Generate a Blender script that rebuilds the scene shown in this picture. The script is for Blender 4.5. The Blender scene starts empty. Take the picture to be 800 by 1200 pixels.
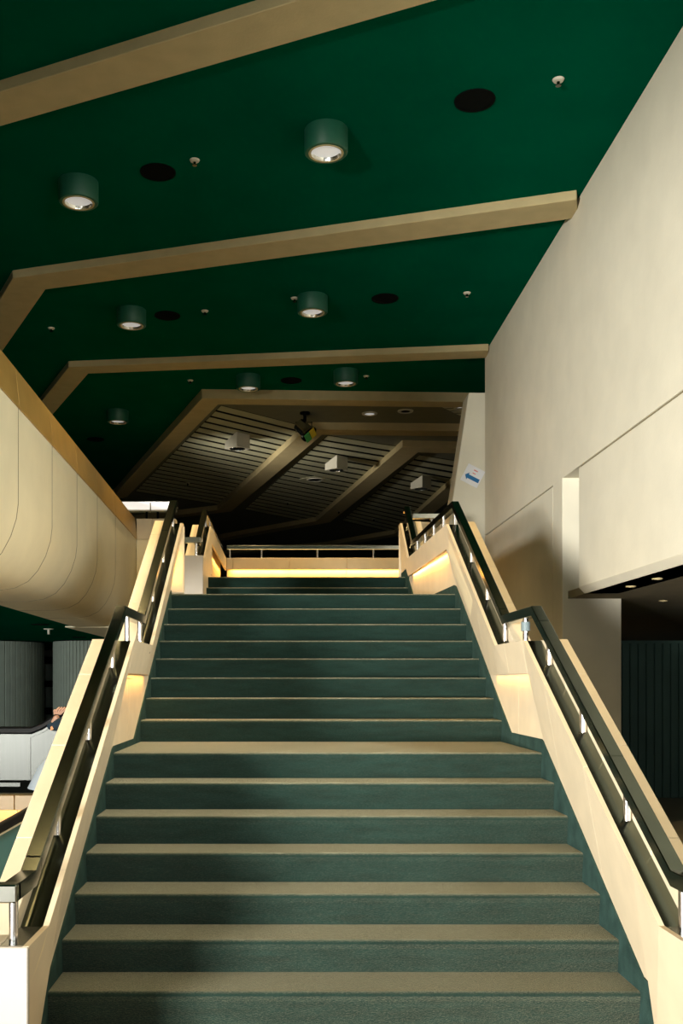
import bpy, bmesh, math, random
from mathutils import Vector, Matrix
random.seed(7)
S = bpy.context.scene
COL = S.collection
F = 1212.0            # focal length in pixels of the 800x1200 frame
EYE = 1.56

# ------------------------------------------------------------------ camera
cam_d = bpy.data.cameras.new('camera'); cam = bpy.data.objects.new('camera', cam_d); COL.objects.link(cam)
cam.location = (0, 0, EYE); cam.rotation_euler = (math.pi/2, 0, 0)
cam_d.sensor_fit = 'AUTO'; cam_d.sensor_width = 36.0; cam_d.lens = 36.0*F/1200
cam_d.shift_x = (400-334)/1200; cam_d.shift_y = (800-600)/1200
cam_d.clip_end = 200
S.camera = cam

# ------------------------------------------------------------------ world and exposure
w = bpy.data.worlds.new('world'); S.world = w; w.use_nodes = True
w.node_tree.nodes['Background'].inputs[0].default_value = (0.55, 0.75, 0.70, 1)
w.node_tree.nodes['Background'].inputs[1].default_value = 0.012
S.view_settings.view_transform = 'Standard'; S.view_settings.look = 'None'
S.view_settings.exposure = 0.0; S.view_settings.gamma = 1.0
S.view_settings.use_curve_mapping = False

def area(name, loc, target, sx, sy, power, col, spread=180):
    l = bpy.data.lights.new(name, 'AREA'); l.shape = 'RECTANGLE'; l.size = sx; l.size_y = sy
    l.energy = power; l.color = col; l.spread = math.radians(spread)
    o = bpy.data.objects.new(name, l); COL.objects.link(o)
    o.location = loc
    o.rotation_euler = (Vector(target)-Vector(loc)).to_track_quat('-Z', 'Y').to_euler()
    return o
# daylight from the tall foyer windows behind the photographer, plus two added fill lights
area('foyer_window_light', (-7.4, -7.2, 1.05), (3.4, 7.5, 3.0), 3.0, 1.5, 800, (1.0, 0.965, 0.875), 66)
area('balcony_fill_light', (4.6, -3.5, 2.6), (-2.4, 10.0, 3.0), 2.4, 1.6, 62, (0.98, 0.98, 0.90), 34)  # added fill aimed at the balcony front, no known window there
area('front_fill_light', (-0.5, -6.0, 1.8), (0.4, 8, 2.0), 5.0, 2.4, 60, (0.92, 1.0, 0.94), 120)  # added broad fill from the front, lifts newel and risers
area('lower_glazing_light', (-10.5, 8.0, 1.3), (-5.0, 21.5, 1.2), 3.0, 2.0, 120, (0.92, 1.0, 0.95), 90)

# ------------------------------------------------------------------ helpers
def at(px, py, d):
    return Vector(((px-334)*d/F, d, EYE+(800-py)*d/F))
def at_z(px, py, z):
    d = (z-EYE)*F/(800-py)
    return Vector(((px-334)*d/F, d, z))
def at_x(px, py, x):
    d = x*F/(px-334)
    return Vector((x, d, EYE+(800-py)*d/F))

MATS = {}
def mat(name, col, rough=0.7, metal=0.0, var=0.08, scale=6.0, bump=0.0, bscale=60.0, sheen=0.0, sheen_tint=(1,1,1), spec=0.5, stretch=None, emit=None, estr=0, trans=0):
    m = bpy.data.materials.new(name); m.use_nodes = True
    nt = m.node_tree; b = nt.nodes['Principled BSDF']
    b.inputs['Roughness'].default_value = rough; b.inputs['Metallic'].default_value = metal
    b.inputs['Specular IOR Level'].default_value = spec
    tc = nt.nodes.new('ShaderNodeTexCoord'); mp = nt.nodes.new('ShaderNodeMapping')
    nt.links.new(tc.outputs['Object'], mp.inputs['Vector'])
    if stretch: mp.inputs['Scale'].default_value = stretch
    n = nt.nodes.new('ShaderNodeTexNoise'); n.inputs['Scale'].default_value = scale; n.inputs['Detail'].default_value = 4
    nt.links.new(mp.outputs['Vector'], n.inputs['Vector'])
    r = nt.nodes.new('ShaderNodeValToRGB')
    r.color_ramp.elements[0].position = 0.3; r.color_ramp.elements[1].position = 0.7
    r.color_ramp.elements[0].color = tuple(c*(1-var) for c in col)+(1,)
    r.color_ramp.elements[1].color = tuple(min(1, c*(1+var)) for c in col)+(1,)
    nt.links.new(n.outputs['Fac'], r.inputs['Fac']); nt.links.new(r.outputs['Color'], b.inputs['Base Color'])
    if bump:
        n2 = nt.nodes.new('ShaderNodeTexNoise'); n2.inputs['Scale'].default_value = bscale; n2.inputs['Detail'].default_value = 3
        nt.links.new(mp.outputs['Vector'], n2.inputs['Vector'])
        bp = nt.nodes.new('ShaderNodeBump'); bp.inputs['Strength'].default_value = bump; bp.inputs['Distance'].default_value = 0.01
        nt.links.new(n2.outputs['Fac'], bp.inputs['Height']); nt.links.new(bp.outputs['Normal'], b.inputs['Normal'])
    if sheen:
        b.inputs['Sheen Weight'].default_value = sheen; b.inputs['Sheen Roughness'].default_value = 0.40
        b.inputs['Sheen Tint'].default_value = sheen_tint+(1,)
    if emit:
        b.inputs['Emission Color'].default_value = emit+(1,); b.inputs['Emission Strength'].default_value = estr
    if trans: b.inputs['Transmission Weight'].default_value = trans
    MATS[name] = m
    return m
mat('stone', (0.74, 0.63, 0.455), 0.45, var=0.05, scale=5, spec=0.4)
mat('joint', (0.88, 0.76, 0.52), 0.8, var=0.02)
mat('plaster', (0.77, 0.73, 0.60), 0.75, var=0.04, scale=2.5, bump=0.15, bscale=25)
mat('fascia', (0.78, 0.71, 0.50), 0.55, var=0.04, scale=3)
mat('gold_stone', (0.36, 0.225, 0.06), 0.35, var=0.10, scale=4)
mat('beam', (0.47, 0.385, 0.205), 0.8, var=0.06, scale=5, bump=0.2, bscale=40)
mat('green', (0.0, 0.078, 0.040), 0.85, var=0.10, scale=1.2, bump=0.1, bscale=80, spec=0.0)
mat('green_metal', (0.008, 0.095, 0.055), 0.5, var=0.05)
mat('carpet', (0.008, 0.027, 0.0225), 0.95, var=0.22, scale=9, bump=0.6, bscale=160, sheen=1.0, sheen_tint=(1.0, 0.90, 0.62), spec=0.1, stretch=(0.5, 2, 3))
mat('edge_carpet', (0.030, 0.062, 0.056), 0.95, var=0.25, scale=9, bump=0.6, bscale=160, spec=0.05)
mat('dark_carpet', (0.03, 0.05, 0.045), 0.95, var=0.2, spec=0.1)
mat('steel', (0.58, 0.60, 0.56), 0.16, 1.0, var=0.05, scale=14, stretch=(1, 0.1, 1))
mat('brushed_steel', (0.032, 0.034, 0.033), 0.30, 1.0, var=0.06, scale=8, stretch=(6, 1, 0.3))
mat('steel_post', (0.80, 0.78, 0.80), 0.24, 1.0, var=0.02)
mat('bronze', (0.11, 0.125, 0.10), 0.17, 1.0, var=0.10, scale=9, stretch=(1, 0.2, 1))
mat('slat', (0.48, 0.47, 0.32), 0.6, var=0.08, scale=3)
mat('grey_ceiling', (0.16, 0.16, 0.11), 0.8, var=0.06)
mat('black', (0.003, 0.004, 0.0035), 0.9, var=0.1, spec=0.05)
mat('black_rubber', (0.006, 0.007, 0.008), 0.5, var=0.1, spec=0.15)
mat('white_paint', (0.62, 0.60, 0.50), 0.5, var=0.03)
mat('paper', (0.85, 0.86, 0.90), 0.7, var=0.01)
mat('blue_ink', (0.01, 0.16, 0.42), 0.6, var=0.02)
mat('red_ink', (0.75, 0.25, 0.25), 0.6, var=0.02)
mat('newel_white', (0.43, 0.39, 0.335), 0.4, var=0.02)
mat('ribbed', (0.30, 0.34, 0.29), 0.8, var=0.06, scale=4)
mat('teal_board', (0.10, 0.19, 0.165), 0.55, var=0.15, scale=2)
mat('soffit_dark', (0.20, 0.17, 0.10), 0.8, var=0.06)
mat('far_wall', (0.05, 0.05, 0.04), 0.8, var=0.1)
mat('lamp_glow', (0.9, 0.9, 0.88), 0.4, emit=(0.95, 0.97, 1.0), estr=0.30)
mat('reflector', (0.85, 0.86, 0.86), 0.18, 1.0, var=0.03)
mat('tube_glow', (0.9, 0.9, 0.88), 0.4, emit=(1.0, 0.94, 0.88), estr=0.8)
mat('strip_glow', (1, 0.8, 0.5), 0.4, emit=(1.0, 0.62, 0.20), estr=5.0)
mat('skin', (0.62, 0.36, 0.25), 0.5, var=0.05)
mat('navy', (0.012, 0.03, 0.05), 0.85, var=0.15)
mat('pale_blue', (0.50, 0.62, 0.76), 0.85, var=0.05)
mat('hair', (0.01, 0.008, 0.006), 0.5)
mat('orange', (0.8, 0.35, 0.15), 0.7)
mat('tape', (0.15, 0.20, 0.22), 0.5)
mat('glass_teal', (0.05, 0.16, 0.17), 0.08, var=0.05)
mat('yellow_gel', (0.8, 0.6, 0.05), 0.3); mat('green_gel', (0.1, 0.5, 0.15), 0.3)

def link(o, parent=None):
    COL.objects.link(o)
    if parent is not None: o.parent = parent
    return o
def mesh(name, verts, faces, m, parent=None, smooth=False, bevel=0.0, seg=1):
    me = bpy.data.meshes.new(name)
    off = Vector((0, 0, 0)); q = parent
    while q is not None: off += q.location; q = q.parent
    me.from_pydata([tuple(Vector(v)-off) for v in verts], [], faces)
    bm = bmesh.new(); bm.from_mesh(me)
    bmesh.ops.recalc_face_normals(bm, faces=bm.faces)
    if bevel:
        ed = [e for e in bm.edges if len(e.link_faces) == 2 and e.calc_face_angle(0) > 0.5]
        bmesh.ops.bevel(bm, geom=ed, offset=bevel, segments=seg, affect='EDGES', clamp_overlap=True)
    bm.to_mesh(me); bm.free()
    if smooth:
        for p in me.polygons: p.use_smooth = True
    me.materials.append(MATS[m])
    return link(bpy.data.objects.new(name, me), parent)
def prism(name, poly, off, m, parent=None, **k):
    n = len(poly); off = Vector(off)
    v = [Vector(p) for p in poly]+[Vector(p)+off for p in poly]
    f = [tuple(range(n)), tuple(reversed(range(n, 2*n)))]+[(i, (i+1) % n, n+(i+1) % n, n+i) for i in range(n)]
    return mesh(name, v, f, m, parent, **k)
def box(name, a, b, m, parent=None, **k):
    (x0, y0, z0), (x1, y1, z1) = a, b
    return prism(name, [(x0, y0, z0), (x1, y0, z0), (x1, y1, z0), (x0, y1, z0)], (0, 0, z1-z0), m, parent, **k)
def lathe(name, prof, loc, m, parent=None, n=32, smooth=True, axis=None, caps=True):
    v = []; f = []
    for r, z in prof:
        for i in range(n):
            a = 2*math.pi*i/n; v.append(Vector((r*math.cos(a), r*math.sin(a), z)))
    for j in range(len(prof)-1):
        for i in range(n):
            k = (i+1) % n
            f.append((j*n+i, j*n+k, (j+1)*n+k, (j+1)*n+i))
    if caps:
        f.append(tuple(range(n))); f.append(tuple(reversed(range((len(prof)-1)*n, len(prof)*n))))
    if axis is not None:
        q = Vector((0, 0, 1)).rotation_difference(Vector(axis).normalized()); v = [q @ p for p in v]
    v = [p+Vector(loc) for p in v]
    o = mesh(name, v, f, m, parent, smooth=False)
    if smooth:
        for p in o.data.polygons: p.use_smooth = len(p.vertices) == 4
        o.data.set_sharp_from_angle(angle=math.radians(40))
    return o
def loft(name, rings, m, parent=None, **k):
    n = len(rings[0]); v = [p for r in rings for p in r]
    f = [tuple(range(n)), tuple(reversed(range((len(rings)-1)*n, len(rings)*n)))]
    for j in range(len(rings)-1):
        for i in range(n):
            q = (i+1) % n; f.append((j*n+i, j*n+q, (j+1)*n+q, (j+1)*n+i))
    return mesh(name, v, f, m, parent, **k)
def thing(name, label, cat, loc=(0, 0, 0), group=None):
    o = bpy.data.objects.new(name, None); o.location = loc; o.empty_display_size = 0.1; COL.objects.link(o)
    o['label'] = label; o['category'] = cat
    if group: o['group'] = group
    return o
def tag(o, label, cat=None, kind=None, group=None):
    o['label'] = label
    if cat: o['category'] = cat
    if kind: o['kind'] = kind
    if group: o['group'] = group
    return o
def struct(o, label):
    o['kind'] = 'structure'; o['label'] = label
    return o
def root(name, label, loc=(0, 0, 0)):
    o = bpy.data.objects.new(name, None); o.location = loc; o.empty_display_size = 0.1; COL.objects.link(o)
    return struct(o, label)

# ------------------------------------------------------------------ interpolation on polylines
def interp(pts, d):
    if d <= pts[0][0]: return pts[0][1]
    for (a, za), (b, zb) in zip(pts, pts[1:]):
        if a <= d <= b and b > a: return za+(zb-za)*(d-a)/(b-a)
    return pts[-1][1]
XC = 0.278

# ------------------------------------------------------------------ floors and shell
mat('pale_floor', (0.44, 0.40, 0.33), 0.4, var=0.06)
struct(box('floor', (-14, -12, -0.2), (9, 40, 0), 'pale_floor'), 'pale polished ground floor at the foot of the stairs')
struct(box('floor', (-1.35, 12.95, 2.55), (2.15, 17.3, 2.878), 'carpet'), 'carpeted upper floor at the top of the stairs')
struct(box('floor', (-1.38, 9.86, 2.25), (-1.10, 12.28, 2.395), 'carpet'), 'carpeted side landing left of the upper newel')
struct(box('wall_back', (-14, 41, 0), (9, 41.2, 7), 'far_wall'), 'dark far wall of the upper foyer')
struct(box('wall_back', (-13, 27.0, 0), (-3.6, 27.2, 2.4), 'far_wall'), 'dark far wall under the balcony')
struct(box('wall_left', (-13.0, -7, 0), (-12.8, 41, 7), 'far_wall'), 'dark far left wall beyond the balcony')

# unseen blocker wall behind the camera : sloping edge shaped to shade the left ceiling
def wp(u, z): return (-3.3+.81*u, -1.5-.59*u, z)
struct(prism('wall_light_blocker', [wp(u, z) for u, z in ((-7.5, 2.0), (-2.4, 2.05), (-1.2, 3.15), (-0.4, 3.3), (0.4, 2.95), (6.0, 2.85), (6.0, 6.5), (-7.5, 6.5))], (-.12, -.16, 0), 'plaster'),
       'unseen wall added behind the viewer to shade the left ceiling')
# right wall : upper wall, lower wall, pier and projecting block
wr = root('wall_right', 'large plain cream plastered wall rising beside the stairs')
box('upper_panel', (3.0, -6, 3.775), (3.4, 15.54, 6.52), 'plaster', wr, bevel=0.006)
box('reveal', (3.02, -6, 3.755), (3.4, 10.56, 3.775), 'soffit_dark', wr)
box('lower_panel', (3.0, 11.601, 0), (3.4, 15.54, 3.755), 'plaster', wr)
box('pier', (3.001, 11.2, 0), (3.64, 11.6, 3.95), 'plaster', wr, bevel=0.006)
prism('block', [(3.0, 1.0, 2.53), (3.0, 10.57, 2.53), (3.06, 10.57, 2.47), (3.06, 1.0, 2.47)], (0.34, 0, 0), 'plaster', wr)
box('block', (3.0, 1.0, 2.53), (3.4, 10.57, 3.755), 'plaster', wr, bevel=0.008)
box('reveal', (3.02, 11.7, 3.755), (3.4, 15.53, 3.775), 'soffit_dark', wr)
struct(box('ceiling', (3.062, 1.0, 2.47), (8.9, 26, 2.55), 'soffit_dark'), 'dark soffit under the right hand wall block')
# leaning pier behind the wall end
pz = [at(549, 460, 15.6), at(575, 460, 15.6), Vector((3.2, 15.6, 2.88)), Vector((2.31, 15.6, 2.88))]
struct(prism('wall_end', pz, (0, 0.5, 0), 'plaster', bevel=0.01), 'leaning cream pier behind the end of the right wall')

# ------------------------------------------------------------------ ceilings and beams
ce = root('ceiling', 'dark green painted ceiling crossed by cream beams')
box('green_panel', (-12.8, -7, 6.52), (9.0, 30.0, 6.60), 'green', ce)
def plan_beam(pts, width, z0, z1, m, parent, name='beam'):
    pts = [Vector((p[0], p[1])) for p in pts]; rings = []
    for i, p in enumerate(pts):
        ds = []
        if i > 0: ds.append((p-pts[i-1]).normalized())
        if i < len(pts)-1: ds.append((pts[i+1]-p).normalized())
        t = sum(ds, Vector((0, 0))).normalized(); nrm = Vector((-t.y, t.x))
        k = width/2/max(0.35, abs(nrm.dot(Vector((-ds[0].y, ds[0].x)))))
        a, b = p+nrm*k, p-nrm*k
        rings.append([(a.x, a.y, z0), (a.x, a.y, z1), (b.x, b.y, z1), (b.x, b.y, z0)])
    return loft(name, rings, m, parent, bevel=0.006)
B = 6.425
plan_beam([(2.99, 6.25), (-2.5, 8.82), (-6.0, 10.5)], 0.42, B, 6.53, 'beam', ce)
plan_beam([(3.0, 10.62), (-3.12, 12.62), (-5.4, 17.2)], 0.44, B, 6.53, 'beam', ce)
plan_beam([(3.0, 15.32), (-3.22, 16.12), (-5.6, 21.4)], 0.36, B, 6.53, 'beam', ce)

c2 = root('ceiling', 'grey green slatted ceiling beyond the green bays')
mesh('plain_panel', [(x, y, z) for z in (6.50, 6.58) for x, y in ((-1.25, 17.95), (8.5, 17.95), (8.5, 41), (-9, 41), (-4.2, 27.3))],
     [(0, 1, 2, 3, 4), (9, 8, 7, 6, 5)]+[(i, (i+1) % 5, 5+(i+1) % 5, 5+i) for i in range(5)], 'grey_ceiling', c2)
B2 = 6.36
def pl(px, py, z=B2): q = at_z(px, py, z); return (q.x, q.y)
def mid(a, b): return ((a[0]+b[0])/2, (a[1]+b[1])/2)
bm4 = [(5.0, 17.95), mid(pl(235, 467), pl(257, 474)), mid(pl(135, 578), pl(147, 585)), (-7.4, 30.5)]
plan_beam(bm4, 0.36, B2, 6.53, 'beam', c2)
bm5 = [(5.0, 20.0), mid(pl(352, 505), pl(384, 508)), mid(pl(253, 593), pl(272, 604)), pl(200, 606), (-8, 33)]
plan_beam(bm5, 0.42, B2, 6.51, 'beam', c2)
bm6 = [(6.0, 21.7), mid(pl(471, 523), pl(490, 531)), mid(pl(365, 611), pl(392, 612)), pl(262, 632), (-7, 38)]
plan_beam(bm6, 0.46, B2, 6.51, 'beam', c2)
bm7 = [(7.5, 23.5), pl(540, 566), pl(470, 626), pl(382, 641), (-5, 40.5)]
plan_beam(bm7, 0.46, B2, 6.51, 'beam', c2)
def slats(L0, L1, R0, R1, n):
    L0, L1, R0, R1 = [Vector(pl(*p, 6.48)) for p in (L0, L1, R0, R1)]
    prism('slat_backing', [(q.x, q.y, 6.494) for q in (L0, R0, R1, L1)], (0, 0, 0.004), 'black', c2)
    for i in range(n):
        t0, t1 = (i+0.0)/n, (i+0.70)/n
        a, b = L0.lerp(L1, t0), R0.lerp(R1, t0); c, d = R0.lerp(R1, t1), L0.lerp(L1, t1)
        prism('slat', [(q.x, q.y, 6.484) for q in (a, b, c, d)], (0, 0, 0.006), 'slat', c2)
slats((259, 476), (158, 577), (354, 500), (254, 592), 21)
slats((384, 511), (286, 598), (472, 525), (364, 613), 20)
slats((491, 534), (400, 611), (560, 545), (470, 627), 18)
slats((498, 468), (540, 488), (600, 458), (600, 486), 7)
struct(box('ceiling', (-12.8, 4.0, 2.425), (-2.95, 27, 2.50), 'green'), 'dark green soffit under the left balcony')

# ------------------------------------------------------------------ staircase
st = thing('staircase', 'wide green carpeted staircase of three flights with two landings', 'staircase', (XC, 4.68, 0))
R, T = 0.16, 0.30
steps = []
for k in range(1, 19):
    if k <= 7: y = 4.68+T*(k-1)
    elif k <= 15: y = 7.68+T*(k-8)
    else: y = 12.3+T*(k-16)
    steps.append((k, y, R*k))
for i, (k, y, z) in enumerate(steps):
    back = steps[i+1][1]+0.03 if i+1 < len(steps) else y+0.3
    if k < 16: x0, x1 = XC-1.357, XC+1.334
    elif k == 16: x0, x1 = -1.6, 1.495
    else: x0, x1 = (-1.6 if k == 17 else -1.3), 1.495
    prof = [(y+0.024, z-R), (y+0.006, z-0.045)]
    rr = 0.020
    for a in range(0, 91, 18):
        t = math.radians(a); prof.append((y+rr-rr*math.cos(t), z-rr+rr*math.sin(t)))
    prof += [(back, z), (back, z-R)]
    prism('landing' if k in (7, 15) else 'step', [(x0, p[0], p[1]) for p in prof], (x1-x0, 0, 0), 'carpet', st)

# ------------------------------------------------------------------ balustrades
TOP_L = [(3.86, .575), (4.19, .575), (6.57, 1.83), (7.47, 1.83), (9.66, 3.05), (9.78, 3.05)]
TOP_R = [(3.86, .575), (4.19, .575), (6.57, 1.83), (7.47, 1.83), (9.72, 3.05), (12.4, 3.05), (13.16, 3.59), (13.35, 3.59)]
BOT0 = [(3.86, 0), (4.51, 0), (4.51, .235), (4.66, .235), (6.46, 1.195), (6.60, 1.62), (8.157, 1.62)]
BOT_L = [(3.86, 0), (4.55, 0), (4.55, .19), (4.66, .19), (6.46, 1.15), (6.60, 1.62), (8.24, 1.62), (9.70, 2.40), (9.78, 2.43)]
BOT_R = BOT0+[(9.76, 2.475), (9.92, 2.84), (12.45, 2.84), (12.75, 2.97), (13.35, 2.97)]
def arris_half(s, d):
    return 1.234-(0.047*min(1, max(0, (d-9.72)/2.68)) if s > 0 else 0)
def wall_half(s, d):
    return 1.339-0.117*min(1, max(0, (d-9.72)/2.78)) if s > 0 else 1.361
def face_pt(s, TOP, d, z, off=0.0):
    t = interp(TOP, d); a, wl = arris_half(s, d), wall_half(s, d)
    h = a+(wl-a)*min(1.0, max(0, (t-z)/0.587))
    return Vector((XC+s*(h+off), d, z))
def cut(pts, d0, d1):
    r = [(d0, interp(pts, d0))]+[p for p in pts if d0 < p[0] < d1]+[(d1, interp(pts, d1))]
    return r
def face_panel(name, s, TOP, BOT, d0, d1, off, th, m, parent, dz=0.0):
    top = cut(TOP, d0, d1); bot = cut(BOT, d0, d1)
    ring = [face_pt(s, TOP, d, z-dz, off) for d, z in top]+[face_pt(s, TOP, d, z, off) for d, z in reversed(bot)]
    return prism(name, ring, (s*th, 0, 0), m, parent)
def sweep(name, s, path, h0, h1, dz0, dz1, m, parent, bevel=0.0):
    rings = []
    for d, z in path:
        sh = arris_half(s, d)-1.234
        rings.append([(XC+s*(h0+sh), d, z+dz0), (XC+s*(h1+sh), d, z+dz0), (XC+s*(h1+sh), d, z+dz1), (XC+s*(h0+sh), d, z+dz1)])
    return loft(name, rings, m, parent, bevel=bevel)
def post(s, d, zb, zt, parent, half=1.325, r=0.018):
    sh = arris_half(s, d)-1.234
    return lathe('post', [(r, zb), (r, zt)], (XC+s*(half+sh), d, 0), 'steel_post', parent, n=16)
def shifted(path, dd):
    return [path[0]]+[(max(path[0][0]+0.02*i, d-dd), z) for i, (d, z) in enumerate(path[1:-1], 1)]+[path[-1]]

def stair_balustrade(s, TOP, BOT, label, joints, capjoints, railjoints, posts):
    b = thing('stair_balustrade', label, 'balustrade', (XC+s*1.36, 3.9, 0))
    d0, d1 = TOP[0][0], TOP[-1][0]
    # backing behind the joints
    face_panel('joint_backing', s, TOP, BOT, d0+.01, d1-.01, 0.010, 0.012, 'joint', b, dz=0.012)
    js = [d0]+joints+[d1]
    for a, c in zip(js, js[1:]):
        face_panel('inner_panel', s, TOP, BOT, a+.0018, c-.0018, 0.0, 0.024, 'stone', b)
    # inner body : the wall behind
    ds = sorted(set([d0+.0]+[p[0] for p in TOP]+[9.72, d1]))
    ds = [d for d in ds if d <= d1]
    rings = []
    for d in ds:
        wh = wall_half(s, d)+0.006; t = interp(TOP, d)-0.06
        rings.append([(XC+s*wh, d+(0.03 if d == d0 else 0), 0), (XC+s*(wh+.125), d+(0.03 if d == d0 else 0), 0), (XC+s*(wh+.125), d+(0.03 if d == d0 else 0), t), (XC+s*wh, d+(0.03 if d == d0 else 0), t)])
    loft('core', rings, 'stone', b)
    # recessed wall panels in the lit pockets
    pk = [(6.47, 7.16), (7.164, 8.2)]
    if s > 0: pk += [(9.74, 10.9), (10.904, 11.7), (11.704, 12.5)]
    for a, c in pk:
        za, zb = (1.15, 1.63) if a < 9 else (2.4, 2.85)
        wa, wc = wall_half(s, a), wall_half(s, c)
        prism('recess_panel', [(XC+s*wa, a, za), (XC+s*wc, c, za), (XC+s*wc, c, zb), (XC+s*wa, a, zb)], (s*0.005, 0, 0), 'stone', b)
    # undersides of the level bands
    for a, c, z in [(6.6, 8.157 if s > 0 else 8.24, 1.62)]+([(9.92, 12.45, 2.84)] if s > 0 else []):
        p0, p1 = face_pt(s, TOP, a, z, .022), face_pt(s, TOP, c, z, .0)
        prism('band_underside', [p0, p1, (XC+s*(wall_half(s, c)+.01), c, z), (XC+s*(wall_half(s, a)+.01), a, z)], (0, 0, 0.02), 'stone', b)
    # front end of the newel
    box('newel_front', (min(XC+s*1.236, XC+s*1.60), 3.852, 0), (max(XC+s*1.236, XC+s*1.60), 3.88, .574), 'newel_white' if s < 0 else 'stone', b, bevel=0.004)
    # steel strip and outer cap
    sweep('steel_strip', s, TOP, 1.256, 1.352, -0.06, -0.004, 'bronze', b)
    OUT = shifted(TOP, 0.15)
    cj = [d0]+capjoints+[d1]
    for a, c in zip(cj, cj[1:]):
        sweep('cap_stone', s, cut(OUT, a+.002, c-.002), 1.350, 1.475, -0.24, 0.0, 'stone', b, bevel=0.003)
    sweep('outer_wall', s, OUT, 1.40, 1.468, -1.2, -0.23, 'stone', b)
    box('newel_side', (min(XC+s*1.47, XC+s*1.6), 3.87, 0), (max(XC+s*1.47, XC+s*1.6), 4.05, .57), 'stone', b)
    # handrail
    RP = [(3.93, .795)]+[(d+.03, z+.22) for d, z in TOP[1:-1]]+[(TOP[-1][0], TOP[-1][1]+.22)]
    rj = [RP[0][0]]+railjoints+[RP[-1][0]]
    for a, c in zip(rj, rj[1:]):
        sweep('handrail', s, cut(RP, a+.0015, c-.0015), 1.290, 1.358, -0.066, 0.0, 'bronze', b, bevel=0.004)
    box('handrail_return', (min(XC+s*1.29, XC+s*1.58), 3.90, .727), (max(XC+s*1.29, XC+s*1.58), 3.968, .797), 'steel', b, bevel=0.006)
    for d in posts:
        o = post(s, d, interp(TOP, d)-.01, interp(RP, d)-.06, b)
        if s > 0 and abs(d-6.9) < .01:
            lathe('tape_wrap', [(0.03, 1.905), (0.03, 1.965)], (XC+s*1.325, d, 0), 'tape', o, n=16)
    # carpeted skirting along the treads
    th = 0.010
    def sk(pts): prism('carpet_skirting', [(XC+s*(1.330 if s > 0 else 1.352), d, z-(0 if s > 0 else .044)) for d, z in pts], (s*th, 0, 0), 'edge_carpet', st)
    sk([(4.51, 0), (4.51, .233), (4.66, .233), (6.46, 1.193), (6.50, 1.205), (7.38, 1.205), (7.38, .9), (6.5, .9), (4.9, 0)])
    sk([(7.38, .95), (7.38, 1.205), (7.66, 1.353), (9.76, 2.473), (9.85, 2.49), (9.85, 2.2), (9.6, 2.1), (7.7, 1.0)])
    return b
jl = [4.51, 5.25, 6.05, 6.62, 7.16, 7.62, 8.3, 9.0]
bl = stair_balustrade(-1, TOP_L, BOT_L, 'cream stone stair balustrade with bronze handrail on the left', jl,
                      [4.6, 5.3, 6.0, 6.6, 7.3, 7.95, 8.6, 9.2], [4.3, 6.4, 7.6, 9.0], [3.99, 4.75, 5.5, 6.25, 6.85, 7.45, 8.15, 8.85, 9.6])
br = stair_balustrade(1, TOP_R, BOT_R, 'cream stone stair balustrade with bronze handrail against the right wall', jl+[9.74, 10.5, 11.3, 12.4],
                      [4.6, 5.3, 6.0, 6.6, 7.3, 7.95, 8.6, 9.2, 10.0, 11.0, 12.0, 12.8], [5.0, 6.4, 7.6, 9.3, 10.9, 12.45], [4.17, 4.85, 5.57, 6.28, 6.9, 7.55, 8.2, 8.9, 9.76, 10.4, 11.0, 11.6, 12.2, 12.7, 13.1])
# closing block at the upper end of the left balustrade
box('end_block', (XC-1.47, 9.79, 2.402), (XC-1.234, 9.85, 3.05), 'stone', bl, bevel=0.012)
# skirting of the right landing and third flight
prism('carpet_skirting', [(1.497, 12.2, 2.3), (1.497, 12.2, 2.62), (1.497, 12.45, 2.77), (1.497, 12.82, 2.97), (1.497, 13.35, 2.97), (1.497, 13.35, 2.5)], (0.012, 0, 0), 'edge_carpet', st)
prism('carpet_skirting', [(XC+1.330, 9.85, 2.3), (XC+1.330, 9.85, 2.49), (1.50, 12.2, 2.49), (1.50, 12.2, 2.3)], (0.010, 0, 0), 'edge_carpet', st)
box('end_cap', (XC+1.19, 13.35, 2.88), (XC+1.42, 13.38, 3.585), 'stone', br, bevel=0.008)

# third flight, left balustrade running on along the upper floor
t3 = thing('upper_balustrade', 'upper left stone balustrade with white newel at the third flight', 'balustrade', (-1.07, 12.1, 2.4))
P3 = [(12.1, 3.05), (12.4, 3.05), (13.45, 3.59), (16.9, 3.59)]
XA, XW, XO = -0.96, -1.005, -1.19
def lf(name, path, x0, x1, dz0, dz1, m, parent, **k):
    return loft(name, [[(x0, d, z+dz0), (x1, d, z+dz0), (x1, d, z+dz1), (x0, d, z+dz1)] for d, z in path], m, parent, **k)
box('newel', (XO, 12.10, 2.395), (XA, 12.16, 3.05), 'newel_white', t3, bevel=0.006)
for a, c in ((12.16, 12.9), (12.9, 13.62)):
    lf('inner_panel', cut([(12.1, 3.05), (12.4, 3.05), (13.45, 3.59), (16.9, 3.59)], a+.002, c-.002), XA, XA-.024, -0.62, 0, 'stone', t3)
for a, c in ((13.62, 14.55), (14.55, 15.5), (15.5, 16.4), (16.4, 16.9)):
    lf('band_panel', [(a+.002, 3.59), (c-.002, 3.59)], XA, XA-.024, -0.20, 0, 'stone', t3)
lf('core', [(12.14, 3.05)]+P3[1:], XW-.05, XO+.01, -0.7, -0.02, 'stone', t3)
lf('steel_strip', [(12.13, 3.05)]+P3[1:], XA-.024, XA-.115, -0.05, -0.004, 'bronze', t3)
O3 = [(12.1, 3.05), (12.25, 3.05), (13.3, 3.59), (16.9, 3.59)]
for a, c in ((12.16, 12.7), (12.7, 13.3), (13.3, 14.5), (14.5, 15.7), (15.7, 16.9)):
    lf('cap_stone', cut(O3, a+.002, c-.002), XA-.114, XO, -0.22, 0, 'stone', t3, bevel=0.003)
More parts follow.
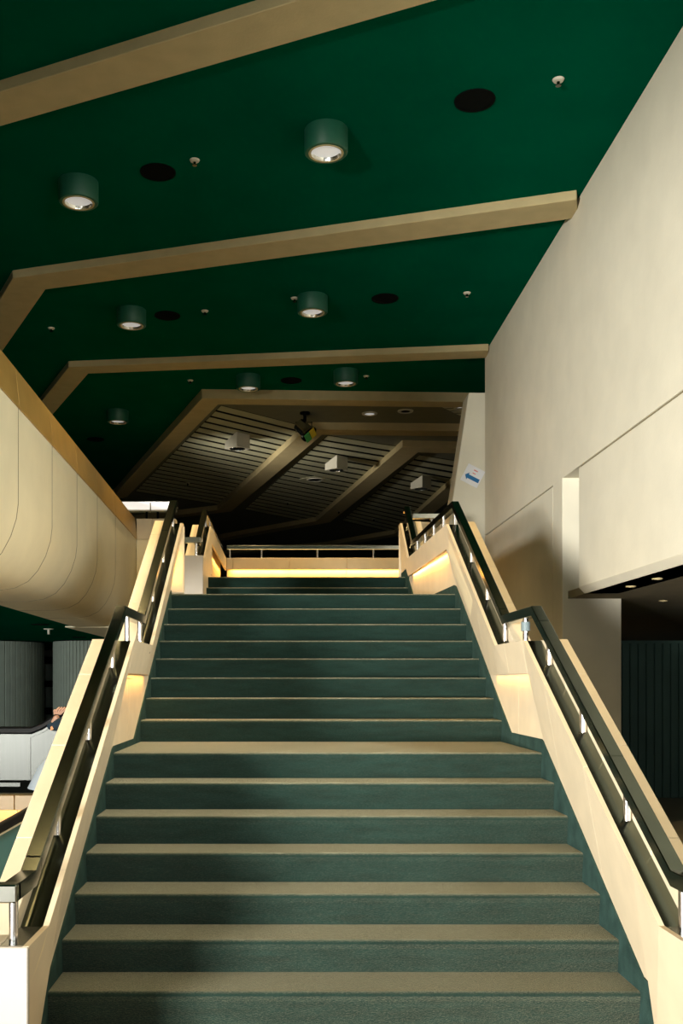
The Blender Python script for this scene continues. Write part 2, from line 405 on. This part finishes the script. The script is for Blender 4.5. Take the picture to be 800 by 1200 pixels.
R3 = [(12.16, 3.265), (12.43, 3.265), (13.48, 3.81), (16.9, 3.81)]
for a, c in ((12.16, 13.0), (13.0, 14.4), (14.4, 15.7), (15.7, 16.9)):
    lf('handrail', cut(R3, a+.001, c-.001), XA-.055, XA-.123, -0.066, 0, 'bronze', t3, bevel=0.004)
box('handrail_return', (XO-.02, 12.11, 3.20), (XA-.03, 12.175, 3.268), 'steel', t3, bevel=0.005)
for d in (12.2, 12.95, 13.6, 14.4, 15.2, 16.0, 16.7):
    lathe('post', [(0.018, interp(P3, d)-.02), (0.018, interp(R3, d)-.06)], (XA-.09, d, 0), 'steel_post', t3, n=16)

# rear parapet on the upper floor
def parapet(name, label, x0, x1, y, ztop, zrail, joints, posts):
    p = thing(name, label, 'parapet', ((x0+x1)/2, y, 2.88))
    js = [x0]+joints+[x1]
    for a, c in zip(js, js[1:]):
        box('band_panel', (a+.004, y, ztop-.185), (c-.004, y+.03, ztop), 'stone', p, bevel=0.003)
        box('lower_panel', (a+.003, y+.10, 2.88), (c-.003, y+.13, ztop-.16), 'stone', p)
    box('cap', (x0, y+.03, ztop-.16), (x1, y+.30, ztop-.002), 'stone', p)
    box('back', (x0, y+.13, 2.88), (x1, y+.28, ztop-.16), 'joint', p)
    box('rail', (x0, y+.08, zrail-.07), (x1, y+.16, zrail), 'steel', p, bevel=0.006)
    for x in posts: lathe('post', [(0.018, ztop-.004), (0.018, zrail-.065)], (x, y+.12, 0), 'steel_post', p, n=14)
    return p
def px17(px): return (px-334)*17/F
pr = parapet('floor_parapet', 'long cream parapet with steel rail across the head of the stairs', -0.965, 2.3, 17.0, 3.61, 3.83,
             [px17(272.6), px17(339), px17(406), px17(472)], [px17(268.7), px17(306), px17(372), px17(438)])
pr2 = parapet('floor_parapet', 'short cream parapet between the stair top and the leaning pier', 1.72, 2.15, 13.9, 3.72, 3.85, [1.94], [1.98])

# light strips hidden under the parapets and bands (the place's own lamps)
WARM = (1.0, 0.50, 0.11)
def strip(name, a, b, wdt, power, tgt):
    a, b = Vector(a), Vector(b); l = bpy.data.lights.new(name, 'AREA'); l.shape = 'RECTANGLE'
    l.size = (b-a).length; l.size_y = wdt; l.energy = power; l.color = WARM
    o = bpy.data.objects.new(name, l); COL.objects.link(o); o.location = (a+b)/2
    zax = -((Vector(tgt)-o.location).normalized()); xax = (b-a).normalized(); yax = zax.cross(xax).normalized(); zax = xax.cross(yax)
    o.rotation_euler = Matrix((xax, yax, zax)).transposed().to_euler()
    return o
strip('parapet_strip_light', (-0.9, 17.05, 3.42), (2.2, 17.05, 3.42), 0.03, 26, (0.65, 17.11, 3.2))
strip('upper_balustrade_strip_light', (XA-.03, 13.7, 3.38), (XA-.03, 16.8, 3.38), 0.02, 10, (XA-.07, 15.2, 3.1))
strip('left_pocket_strip_light', (XC-1.305, 6.8, 1.612), (XC-1.315, 7.9, 1.612), 0.02, 2.6, (XC-1.335, 7.35, 1.3))
strip('right_pocket_strip_light', (XC+1.305, 6.8, 1.612), (XC+1.315, 7.9, 1.612), 0.02, 1.6, (XC+1.335, 7.35, 1.3))
strip('right_landing_strip_light', (1.56, 10.1, 2.832), (1.50, 12.2, 2.832), 0.02, 9, (1.60, 11.1, 2.5))
strip('left_end_strip_light', (XC-1.27, 9.70, 2.95), (XC-1.32, 9.70, 2.5), 0.02, 0.8, (XC-1.27, 9.79, 2.7))

# ------------------------------------------------------------------ left balcony
bal = thing('balcony', 'curved cream balcony front with gold top band on the left', 'balcony', (-2.6, 10, 2.4))
def bx_x(d): return -2.105-(d-7.64)*0.0189
prof = [(0, 3.735), (0, 2.98), (-.015, 2.86), (-.06, 2.72), (-.13, 2.59), (-.22, 2.49), (-.34, 2.43), (-.5, 2.405), (-.92, 2.40)]
jd = [4.6, 5.9, 7.0, 8.2, 9.5, 10.75, 12.05, 13.5, 15.7]
for a, c in zip(jd, jd[1:]):
    v = []; f = []; n = len(prof)
    for d in (a+.005, c-.005):
        for k, (x, z) in enumerate(prof):
            v.append((bx_x(d)+x, d, z))
    for d in (a+.005, c-.005):
        for k, (x, z) in enumerate(prof):
            v.append((bx_x(d)+x-(0.04 if k < 6 else 0), d, z+(0.02 if k >= 3 else 0)))
    for k in range(n-1):
        f.append((k, k+1, n+k+1, n+k)); f.append((2*n+k, 3*n+k, 3*n+k+1, 2*n+k+1))
        f.append((k, 2*n+k, 2*n+k+1, k+1)); f.append((n+k, n+k+1, 3*n+k+1, 3*n+k))
    f += [(0, n, 3*n, 2*n), (n-1, 3*n-1, 4*n-1, 2*n-1)]
    o = mesh('fascia_panel', v, f, 'fascia', bal, smooth=True); o.data.set_sharp_from_angle(angle=math.radians(35))
    xa, xc = bx_x(a+.003), bx_x(c-.003)
    prism('top_band', [(xa+.012, a+.003, 3.737), (xa-.02, a+.003, 4.055), (xa-.30, a+.003, 4.055), (xa-.30, a+.003, 3.737)], (xc-xa, c-a-.006, 0), 'gold_stone', bal, bevel=0.004)
mesh('backing', [(bx_x(4.6)-.05, 4.6, 2.95), (bx_x(15.7)-.05, 15.7, 2.95), (bx_x(15.7)-.05, 15.7, 3.74), (bx_x(4.6)-.05, 4.6, 3.74),
                 (bx_x(4.6)-.28, 4.6, 2.6), (bx_x(15.7)-.28, 15.7, 2.6), (bx_x(15.7)-.28, 15.7, 3.74), (bx_x(4.6)-.28, 4.6, 3.74)],
     [(0, 1, 2, 3), (7, 6, 5, 4), (0, 4, 5, 1), (3, 2, 6, 7), (0, 3, 7, 4), (1, 5, 6, 2)], 'soffit_dark', bal)
for d in jd[1:-1]:
    rings = []
    for k, (x, z) in enumerate(prof):
        ux, uz = (.0015, 0) if k < 5 else (.001, -.0015)
        rings.append([(bx_x(d)+x+ux, d-.007, z+uz), (bx_x(d)+x+ux, d+.007, z+uz), (bx_x(d)+x-.02, d+.007, z+.012), (bx_x(d)+x-.02, d-.007, z+.012)])
    loft('joint', rings, 'soffit_dark', bal)
# return wall of the balcony behind the stairs
xr = bx_x(15.7)
box('underside', (-3.34, 15.71, 2.40), (-1.66, 19.0, 2.42), 'fascia', bal)
for a, c in ((xr, -2.02), (-2.02, -1.80), (-1.80, -1.66)):
    box('return_panel', (a+.003, 15.71, 2.0), (c-.003, 15.9, 3.735), 'fascia', bal)
    box('return_band', (a+.002, 15.70, 3.737), (c-.002, 15.92, 4.05), 'gold_stone' if False else 'stone', bal, bevel=0.004)

# glowing light trough behind the balcony
for k, (a, c) in enumerate(((140, 175.6), (176.6, 206))):
    p0, p1 = at(a, 597, 20), at(c, 588, 20)
    t = thing('trough_light', ['white glowing trough light rising from the balcony band', 'white glowing trough light beside the left handrail top'][k], 'light', ((p0.x+p1.x)/2, 20, p0.z), 'trough lights behind the balcony')
    box('housing', (p0.x, 20.02, p0.z-.03), (p1.x, 20.2, p1.z+.004), 'white_paint', t)
    for xx in (p0.x+.1, p1.x-.1): box('support', (xx, 20.1, 0), (xx+.04, 20.14, p0.z-.03), 'black', t)
    area('trough_glow', ((p0.x+p1.x)/2, 19.95, p1.z+.08), (1.5, 23.5, 6.3), .8, .12, 12, (1, .93, .8), 70)
    box('diffuser', (p0.x+.005, 20.0, p0.z), (p1.x-.005, 20.02, p1.z), 'tube_glow', t)

# ------------------------------------------------------------------ ceiling fittings
ZB = 6.31
names = [((382, 180), 'largest green cylinder downlight, above the middle of the stairs'),
         ((92, 238), 'green cylinder downlight in the dark upper left corner'),
         ((366, 367), 'green cylinder downlight in the centre of the middle bay'),
         ((154, 382), 'green cylinder downlight in the left half of the middle bay'),
         ((291, 456), 'small green cylinder downlight left of centre in the third bay'),
         ((405, 450), 'small green cylinder downlight right of centre in the third bay'),
         ((138, 495), 'green cylinder downlight left of the slatted ceiling, above the balcony')]
names += [((0.45, 5.3), ''), ((-2.1, 6.2), '')]
for (px, py), lab in names:
    c = at_z(px, py, ZB) if px > 50 else Vector((px, py, ZB))
    if px > 50:
        t = thing('cylinder_downlight', lab, 'ceiling light', (c.x, c.y, ZB), 'green cylinder downlights')
        lathe('housing', [(0.150, ZB+.03), (0.160, ZB), (0.185, ZB), (0.195, ZB+.012), (0.195, 6.522)], (c.x, c.y, 0), 'green_metal', t)
        lathe('trim_ring', [(0.132, ZB+.012), (0.140, ZB-.004), (0.156, ZB-.004), (0.160, ZB+.012)], (c.x, c.y, 0), 'beam', t, caps=False)
        lathe('reflector', [(0.136, ZB+.002), (0.118, ZB+.05), (0.07, ZB+.10)], (c.x, c.y, 0), 'reflector', t, caps=False)
        lathe('lamp', [(0.126, ZB+.034), (0.126, ZB+.028)], (c.x, c.y, 0), 'lamp_glow', t)
    l = bpy.data.lights.new('downlight_beam', 'SPOT'); l.energy = 560 if px != -2.1 else 160; l.color = (1.0, 0.70, 0.32); l.spot_size = math.radians(85); l.spot_blend = 0.9; l.shadow_soft_size = 0.1
    lo = bpy.data.objects.new('downlight_beam', l); COL.objects.link(lo); lo.location = (c.x, c.y, ZB-.03)
for (px, py), lab in [((556, 118), 'dark round ceiling speaker right of the largest downlight'), ((185, 202), 'dark round ceiling speaker in the shaded left of the front bay'),
                      ((451, 350), 'dark round ceiling speaker right of the middle bay downlight'), ((196, 370), 'dark round ceiling speaker in the left of the middle bay'),
                      ((112, 515), 'dark round ceiling speaker above the balcony band'), ((341, 446), 'dark round ceiling speaker in the shallow third bay')]:
    c = at_z(px, py, 6.515)
    t = thing('ceiling_speaker', lab, 'speaker', (c.x, c.y, 6.51), 'round ceiling speakers')
    lathe('rim', [(0.150, 6.525), (0.150, 6.508), (0.172, 6.508), (0.176, 6.525)], (c.x, c.y, 0), 'black', t, caps=False)
    lathe('grille', [(0.155, 6.522), (0.155, 6.513)], (c.x, c.y, 0), 'black', t)
for (px, py), lab in [((654, 96), 'white sprinkler head near the right wall in the front bay'), ((228, 190), 'white sprinkler head left of the largest downlight'),
                      ((547, 345), 'white sprinkler head near the right wall in the middle bay'), ((240, 366), 'white sprinkler head left of centre in the middle bay'),
                      ((345, 351), 'tiny sprinkler head beside the middle bay downlight'), ((429, 442), 'tiny sprinkler head beside the right small downlight'),
                      ((223, 447), 'tiny sprinkler head in the left of the third bay'), ((60, 386), 'tiny sprinkler head near the upper left beam')]:
    c = at_z(px, py, 6.50)
    t = thing('sprinkler_head', lab, 'sprinkler', (c.x, c.y, 6.48), 'ceiling sprinklers')
    lathe('escutcheon', [(0.022, 6.500), (0.040, 6.505), (0.050, 6.521)], (c.x, c.y, 0), 'white_paint', t, n=20)
    lathe('nozzle', [(0.014, 6.502), (0.012, 6.475), (0.024, 6.472), (0.024, 6.468)], (c.x, c.y, 0), 'bronze', t, n=16)
for (px, py), lab in [((57, 741), 'white sprinkler head hanging under the balcony soffit'), ((13, 764), 'white sprinkler head before the left ribbed column')]:
    d = 16.6 if px > 40 else 23.0; c = at(px, py, d)
    t = thing('sprinkler_head', lab, 'sprinkler', (c.x, d, 2.38), 'soffit sprinklers')
    lathe('escutcheon', [(0.075, 2.412), (0.085, 2.426)], (c.x, d, 0), 'white_paint', t, n=20)
    lathe('nozzle', [(0.02, 2.412), (0.02, 2.34), (0.03, 2.335)], (c.x, d, 0), 'white_paint', t, n=14)
for (px, py), lab in [((47, 732), 'dark round speaker in the green soffit by the balcony edge'), ((93, 747), 'dark round speaker in the green soffit near the stair handrail'), ((14, 751), 'dark round speaker in the green soffit above the left ribbed column')]:
    c = at_z(px, py, 2.42)
    t = thing('soffit_speaker', lab, 'speaker', (c.x, c.y, 2.415), 'soffit speakers')
    lathe('rim', [(0.11, 2.427), (0.11, 2.415), (0.13, 2.415), (0.135, 2.427)], (c.x, c.y, 0), 'black', t, caps=False)
    lathe('grille', [(0.115, 2.426), (0.115, 2.418)], (c.x, c.y, 0), 'black', t)
# wedge shaped lights on the slatted ceiling
for (px, py), lab in [((278, 526), 'white wedge shaped light on the left slatted panel'), ((394, 551), 'white wedge shaped light on the middle slatted panel'), ((493, 573), 'white wedge shaped light on the right slatted panel')]:
    z0 = 6.18; c = at_z(px, py, z0)
    t = thing('wedge_light', lab, 'ceiling light', (c.x, c.y, z0), 'wedge lights on the slats')
    Fp, Rp, Kp, Lp = (0.0, -.24), (.25, .02), (0.0, .27), (-.25, .02); z1 = 6.466
    V = [(c.x+a, c.y+b, z0) for a, b in (Fp, Rp, Kp, Lp)]+[(c.x+a, c.y+b, z) for (a, b), z in ((Fp, z1), (Rp, z1), (Kp, z0+.14), (Lp, z0+.14))]
    mesh('housing', V, [(0, 1, 2, 3), (4, 5, 6, 7), (0, 1, 5, 4), (1, 2, 6, 5), (2, 3, 7, 6), (3, 0, 4, 7)], 'white_paint', t, bevel=0.006)
    lathe('trim_ring', [(0.13, z0+.004), (0.13, z0-.008), (0.15, z0-.008), (0.155, z0+.004)], (c.x, c.y, 0), 'steel', t, caps=False)
    lathe('lamp', [(0.128, z0+.003), (0.128, z0-.003)], (c.x, c.y, 0), 'reflector', t)
# square plate recessed light in the middle slatted panel
c = at_z(369, 562, 6.455)
t = thing('recessed_light', 'square plate recessed round light below the middle wedge light', 'ceiling light', (c.x, c.y, 6.455))
prism('plate', [(c.x+a, c.y+b, 6.455) for a, b in ((-.02, -.38), (.38, .02), (.02, .38), (-.38, -.02))], (0, 0, 0.012), 'slat', t)
lathe('ring', [(0.17, 6.456), (0.17, 6.440), (0.20, 6.440), (0.205, 6.456)], (c.x, c.y, 0), 'white_paint', t, caps=False)
lathe('lens', [(0.168, 6.454), (0.168, 6.448)], (c.x, c.y, 0), 'black', t)
for (px, py), lab in [((433, 485), 'small recessed light in the plain strip right of the spotlight'), ((475, 482), 'dim recessed light in the plain strip, middle of three'), ((541, 478), 'small recessed light next to the leaning pier')]:
    c = at_z(px, py, 6.49); t = thing('recessed_light', lab, 'ceiling light', (c.x, c.y, 6.49))
    lathe('ring', [(0.09, 6.505), (0.09, 6.482), (0.14, 6.482), (0.145, 6.505)], (c.x, c.y, 0), 'white_paint', t, caps=False)
    lathe('lamp', [(0.088, 6.502), (0.088, 6.49)], (c.x, c.y, 0), 'black' if px == 475 else 'lamp_glow', t)
for (px, py), lab in [((220, 567), 'tiny sprinkler on the left slatted panel'), ((337, 590), 'tiny sprinkler on the middle slatted panel'), ((438, 609), 'tiny sprinkler on the right slatted panel'), ((397, 600), 'tiny sprinkler on the beam beside the right slatted panel')]:
    zz = 6.44 if px != 397 else 6.34; c = at_z(px, py, zz); t = thing('sprinkler_head', lab, 'sprinkler', (c.x, c.y, zz), 'slat sprinklers')
    lathe('escutcheon', [(0.03, zz+.012), (0.06, zz+.028)], (c.x, c.y, 0), 'white_paint', t, n=16)
    lathe('nozzle', [(0.02, zz+.014), (0.025, zz-.04)], (c.x, c.y, 0), 'black', t, n=12)
# spotlight with coloured gels
c = at(357, 500, 18.9)
t = thing('spotlight', 'grey bracket mounted spotlight with yellow and green gels', 'spotlight', (c.x, c.y, 6.5))
lathe('mounting_plate', [(0.09, 6.47), (0.09, 6.505)], (c.x, c.y, 0), 'black', t, n=20)
lathe('stem', [(0.03, 6.30), (0.03, 6.48)], (c.x, c.y, 0), 'black', t, n=12)
ax = Vector((0.62, -0.35, -0.70)).normalized(); base = Vector((c.x-.02, c.y, 6.20))
hb = lathe('body', [(0.06, -.16), (0.12, -.13), (0.125, .10), (0.16, .13), (0.16, .17)], base, 'steel', t, n=24, axis=ax)
box('bracket', (c.x-.17, c.y-.02, 6.14), (c.x-.14, c.y+.02, 6.32), 'steel', t); box('bracket', (c.x+.11, c.y-.02, 6.14), (c.x+.14, c.y+.02, 6.32), 'steel', t); box('bracket', (c.x-.17, c.y-.02, 6.30), (c.x+.14, c.y+.02, 6.33), 'steel', t)
lathe('lens', [(0.15, .168), (0.15, .175)], base, 'black', t, n=24, axis=ax)
for nm, mm, o1 in (('yellow_gel', 'yellow_gel', .06), ('green_gel', 'green_gel', -.06)):
    sd = ax.cross(Vector((0, 1, 0))).normalized(); pc = base+ax*.19+sd*o1; uu = Vector((0, 1, 0))-ax*ax.y; uu.normalize()
    prism('colour_gel', [pc+sd*.055+uu*.13, pc-sd*.055+uu*.13, pc-sd*.055-uu*.13, pc+sd*.055-uu*.13], ax*.01, mm, t)
# small strip lights in the right soffit
for (px, py), lab in [((739, 687), 'small recessed light in the right soffit nearest the pier'), ((770, 678), 'small recessed light in the right soffit nearest the frame edge'), ((777, 704), 'dim small recessed light deep in the right soffit')]:
    c = at_z(px, py, 2.468); t = thing('soffit_light', lab, 'ceiling light', (c.x, c.y, 2.46), 'right soffit lights')
    lathe('ring', [(0.035, 2.472), (0.035, 2.460), (0.045, 2.460), (0.048, 2.472)], (c.x, c.y, 0), 'beam', t, n=20, caps=False)
    lathe('lamp', [(0.034, 2.471), (0.034, 2.465)], (c.x, c.y, 0), 'soffit_dark', t, n=20)

# ------------------------------------------------------------------ paper sign on the leaning pier
dS = 15.585
sg = thing('paper_sign', 'tilted white paper sign with blue arrow on the leaning pier', 'sign', tuple(at(553, 557, dS)))
A, Bq, Cq, Dq = [at(*p, dS) for p in ((549, 543), (568.5, 553), (558.5, 572), (539, 562))]
prism('paper', [A, Bq, Cq, Dq], (0, 0.006, 0), 'paper', sg)
U = Bq-A; Vv = Dq-A
def sp(u, v, e): p = A+U*u+Vv*v; p.y -= e; return p
prism('arrow', [sp(u, v, .003) for u, v in ((.10, .62), (.28, .42), (.28, .53), (.93, .53), (.93, .74), (.28, .74), (.28, .84))], (0, .002, 0), 'blue_ink', sg)
prism('red_text', [sp(u, v, .003) for u, v in ((.42, .16), (.64, .16), (.64, .22), (.42, .22))], (0, .002, 0), 'red_ink', sg)
prism('red_text', [sp(u, v, .003) for u, v in ((.42, .34), (.60, .34), (.60, .39), (.42, .39))], (0, .002, 0), 'red_ink', sg)

# ------------------------------------------------------------------ lower right : ribbed teal partition
pt = thing('board_partition', 'dark teal partition of vertical boards in the shade on the right', 'partition', (6.0, 14.0, 0))
x = 4.45
while x < 8.6:
    box('board', (x, 14.0, 0), (x+.103, 14.03, 2.11), 'teal_board', pt, bevel=0.008); x += .110
box('backing', (4.45, 14.03, 0), (8.6, 14.1, 2.09), 'black', pt); box('top_rail', (4.43, 13.98, 2.09), (8.6, 14.1, 2.13), 'teal_board', pt)

# ------------------------------------------------------------------ lower left : columns
def column(cx, cy, r, lab):
    t = thing('ribbed_column', lab, 'column', (cx, cy, 0)); n = 64; pts = []
    for i in range(n):
        for da, rr in ((0.0, r-.015), (0.12, r), (0.88, r), (1.0, r-.015)):
            a = 2*math.pi*(i+da)/n
            if da < 1.0: pts.append((cx+rr*math.cos(a), cy+rr*math.sin(a)))
    prism('shaft', [(p[0], p[1], 0) for p in pts], (0, 0, 2.405), 'ribbed', t)
    lathe('collar', [(r-.02, 2.40), (r-.02, 2.428)], (cx, cy, 0), 'black', t, n=48)
column(-6.35, 22.0, 1.2, 'wide ribbed grey column at the left edge under the balcony')
column(-4.05, 21.6, 0.78, 'pale ribbed column half hidden by the left balustrade')
# wall cabinets seen between the columns
sh = thing('wall_shelf_unit', 'dim shelf unit in the gap between the two ribbed columns', 'shelf', (-5.6, 26.5, 0))
for z in (0.0, 0.75, 1.45, 2.05): box('shelf', (-7, 26.3, z), (-4.6, 26.95, z+.16), 'black', sh)
for xx in (-7.0, -6.4, -5.8, -5.2, -4.65): box('divider', (xx, 26.4, 0), (xx+.04, 26.95, 2.2), 'far_wall', sh)
box('back_panel', (-7, 26.9, 0), (-4.6, 26.96, 2.2), 'ribbed', sh)

# escalator : steel side with rubber handrail
es = thing('escalator', 'steel sided escalator with black rubber handrail under the balcony', 'escalator', (-3, 9.6, 0))
def epath(x):      # top of the steel side, rising to the right
    return 1.055+(0.0 if x < -2.35 else 0.9*(x+2.35)**1.35)
xs = [-5.5, -4.2, -3.1, -2.6, -2.35, -2.25, -2.15, -2.05, -1.95, -1.85, -1.7, -1.5]
def eside(name, xa, xb, z0, dtop, y0, y1, m, bev=0.0):
    q = [xa]+[v for v in xs if xa < v < xb]+[xb]
    poly = [(v, y0, epath(v)+dtop) for v in q]+[(v, y0, z0(v) if callable(z0) else z0) for v in reversed(q)]
    return prism(name, poly, (0, y1-y0, 0), m, es, bevel=bev)
seam = [-5.5, -3.8, (36-334)*9.6/F, -1.5]
for a, c in zip(seam, seam[1:]): eside('side_panel', a+.002, c-.002, lambda v: epath(v)-.40, 0.0, 9.60, 9.66, 'brushed_steel')
eside('edge_trim', -5.5, -1.5, lambda v: epath(v), 0.028, 9.585, 9.675, 'brushed_steel')
eside('handrail', -5.5, -1.5, lambda v: epath(v)+.028, 0.095, 9.56, 9.70, 'black_rubber', 0.015)
eside('base', -5.5, -1.5, lambda v: 0.54, -0.40, 9.58, 9.72, 'black')
box('base_trim', (-5.5, 9.56, 0.60), (-2.45, 9.58, 0.635), 'brushed_steel', es)
wl = thing('lit_parapet', 'orange lit low stone wall beneath the steel escalator side', 'parapet', (-3, 9.5, 0))
for a, c in ((-5.4, -3.75), (-3.75, -2.46), (-2.46, -1.6)):
    box('band_panel', (a+.003, 9.40, 0.40), (c-.003, 9.43, 0.535), 'gold_stone', wl, bevel=.003); box('lower_panel', (a+.003, 9.52, 0), (c-.003, 9.55, .42), 'gold_stone', wl)
box('back', (-5.4, 9.43, .41), (-1.6, 9.575, .53), 'stone', wl)
strip('lit_parapet_strip_light', (-5.2, 9.46, .40), (-1.7, 9.46, .40), 0.02, 18, (-3, 9.52, .2))
gb = thing('glass_balustrade', 'dark teal glass balustrade with black rail at the lower left edge', 'balustrade', (-2.3, 7.5, 0))
p0, p1 = at(-40, 992, 7.4), at(60, 936, 8.1)
prism('glass', [p0, p1, (p1.x, p1.y, 0.02), (p0.x, p0.y, 0.02)], (0.012, 0.012, 0), 'glass_teal', gb)
prism('rail', [p0-Vector((0, 0, .02)), p1-Vector((0, 0, .02)), p1+Vector((0, 0, .045)), p0+Vector((0, 0, .045))], (0.05, 0.02, 0), 'black_rubber', gb, bevel=.008)
prism('rail_trim', [p0-Vector((0, 0, .035)), p1-Vector((0, 0, .035)), p1-Vector((0, 0, .02)), p0-Vector((0, 0, .02))], (0.05, 0.0, 0), 'steel', gb)

# ------------------------------------------------------------------ person behind the left balustrade
def skinned(name, pts, edges, m, parent, rootv=0, sub=2):
    me = bpy.data.meshes.new(name); off = Vector(parent.location) if parent else Vector()
    me.from_pydata([tuple(Vector(p[0])-off) for p in pts], edges, []); o = bpy.data.objects.new(name, me); link(o, parent)
    sm = o.modifiers.new('skin', 'SKIN'); sm.use_smooth_shade = True
    for i, p in enumerate(pts):
        sv = me.skin_vertices[0].data[i]; r = p[1]
        sv.radius = r if isinstance(r, tuple) else (r, r); sv.use_root = (i == rootv)
    s2 = o.modifiers.new('subd', 'SUBSURF'); s2.levels = sub; s2.render_levels = sub
    me.materials.append(MATS[m]); return o
px0, py0 = -1.70, 9.20
pe = thing('person', 'person in navy jacket and pale blue skirt resting an elbow on the escalator rail', 'person', (px0, py0, 0))
body = [((px0, py0, .95), (.13, .10)), ((px0-.01, py0, 1.15), (.12, .10)), ((px0-.01, py0+.02, 1.24), (.13, .10)), ((px0, py0+.03, 1.33), .05), ((px0, py0+.04, 1.40), .05), ((px0, py0+.04, 1.48), (.075, .09)), ((px0, py0+.04, 1.58), (.06, .075)),
        ((px0-.14, py0+.02, 1.24), .055), ((px0-.425, py0+.20, 1.15), .030), ((px0-.375, py0+.17, 1.235), .030), ((px0-.355, py0+.16, 1.265), (.028, .020)),
        ((px0+.14, py0+.02, 1.24), .055), ((px0+.22, py0+.02, 1.12), .042), ((px0+.22, py0-.06, .90), .030), ((px0+.22, py0-.09, .83), (.03, .02)),
        ((px0-.09, py0, .90), .085), ((px0-.09, py0+.01, .50), .06), ((px0-.09, py0, .08), .04), ((px0-.09, py0-.13, .04), .035),
        ((px0+.09, py0, .90), .085), ((px0+.09, py0+.01, .50), .06), ((px0+.09, py0, .08), .04), ((px0+.09, py0-.13, .04), .035)]
skinned('body', body, [(0, 1), (1, 2), (2, 3), (3, 4), (4, 5), (5, 6), (2, 7), (7, 8), (8, 9), (9, 10), (2, 11), (11, 12), (12, 13), (13, 14), (0, 15), (15, 16), (16, 17), (17, 18), (0, 19), (19, 20), (20, 21), (21, 22)], 'skin', pe)
for k in range(5):
    b0 = Vector((px0-.358+.012*(k-2), py0+.15, 1.27)); b1 = b0+Vector((.012*(k-2)+.02, -.005, .045)); b2 = b1+Vector((.025, .01, .025 if k else -.005))
    skinned('finger', [(b0, .010), (b1, .009), (b2, .008)], [(0, 1), (1, 2)], 'skin', pe)
jk = [((px0, py0, .98), (.155, .125)), ((px0-.01, py0, 1.15), (.145, .12)), ((px0-.01, py0+.02, 1.24), (.15, .12)), ((px0, py0+.03, 1.31), .07),
      ((px0-.15, py0+.02, 1.24), .072), ((px0-.43, py0+.20, 1.15), .062), ((px0-.39, py0+.185, 1.205), .056), ((px0+.15, py0+.02, 1.24), .072), ((px0+.23, py0+.02, 1.12), .06), ((px0+.23, py0-.05, .93), .05)]
skinned('jacket', jk, [(0, 1), (1, 2), (2, 3), (2, 4), (4, 5), (5, 6), (2, 7), (7, 8), (8, 9)], 'navy', pe)
prism('sleeve_badge', [at(59, 852, 9.31), at(62.5, 850, 9.31), at(62.5, 855, 9.31), at(59, 856, 9.31)], (0, .01, 0), 'orange', pe)
lathe('skirt', [(0.16, 1.04), (0.26, .95), (0.38, .83), (0.475, .64), (0.46, .64)], (px0-.09, py0-.05, 0), 'pale_blue', pe, n=40, caps=False)
lathe('hair', [(0.03, 1.48), (0.085, 1.52), (0.095, 1.58), (0.07, 1.64), (0.01, 1.665)], (px0, py0+.055, 0), 'hair', pe, n=24)
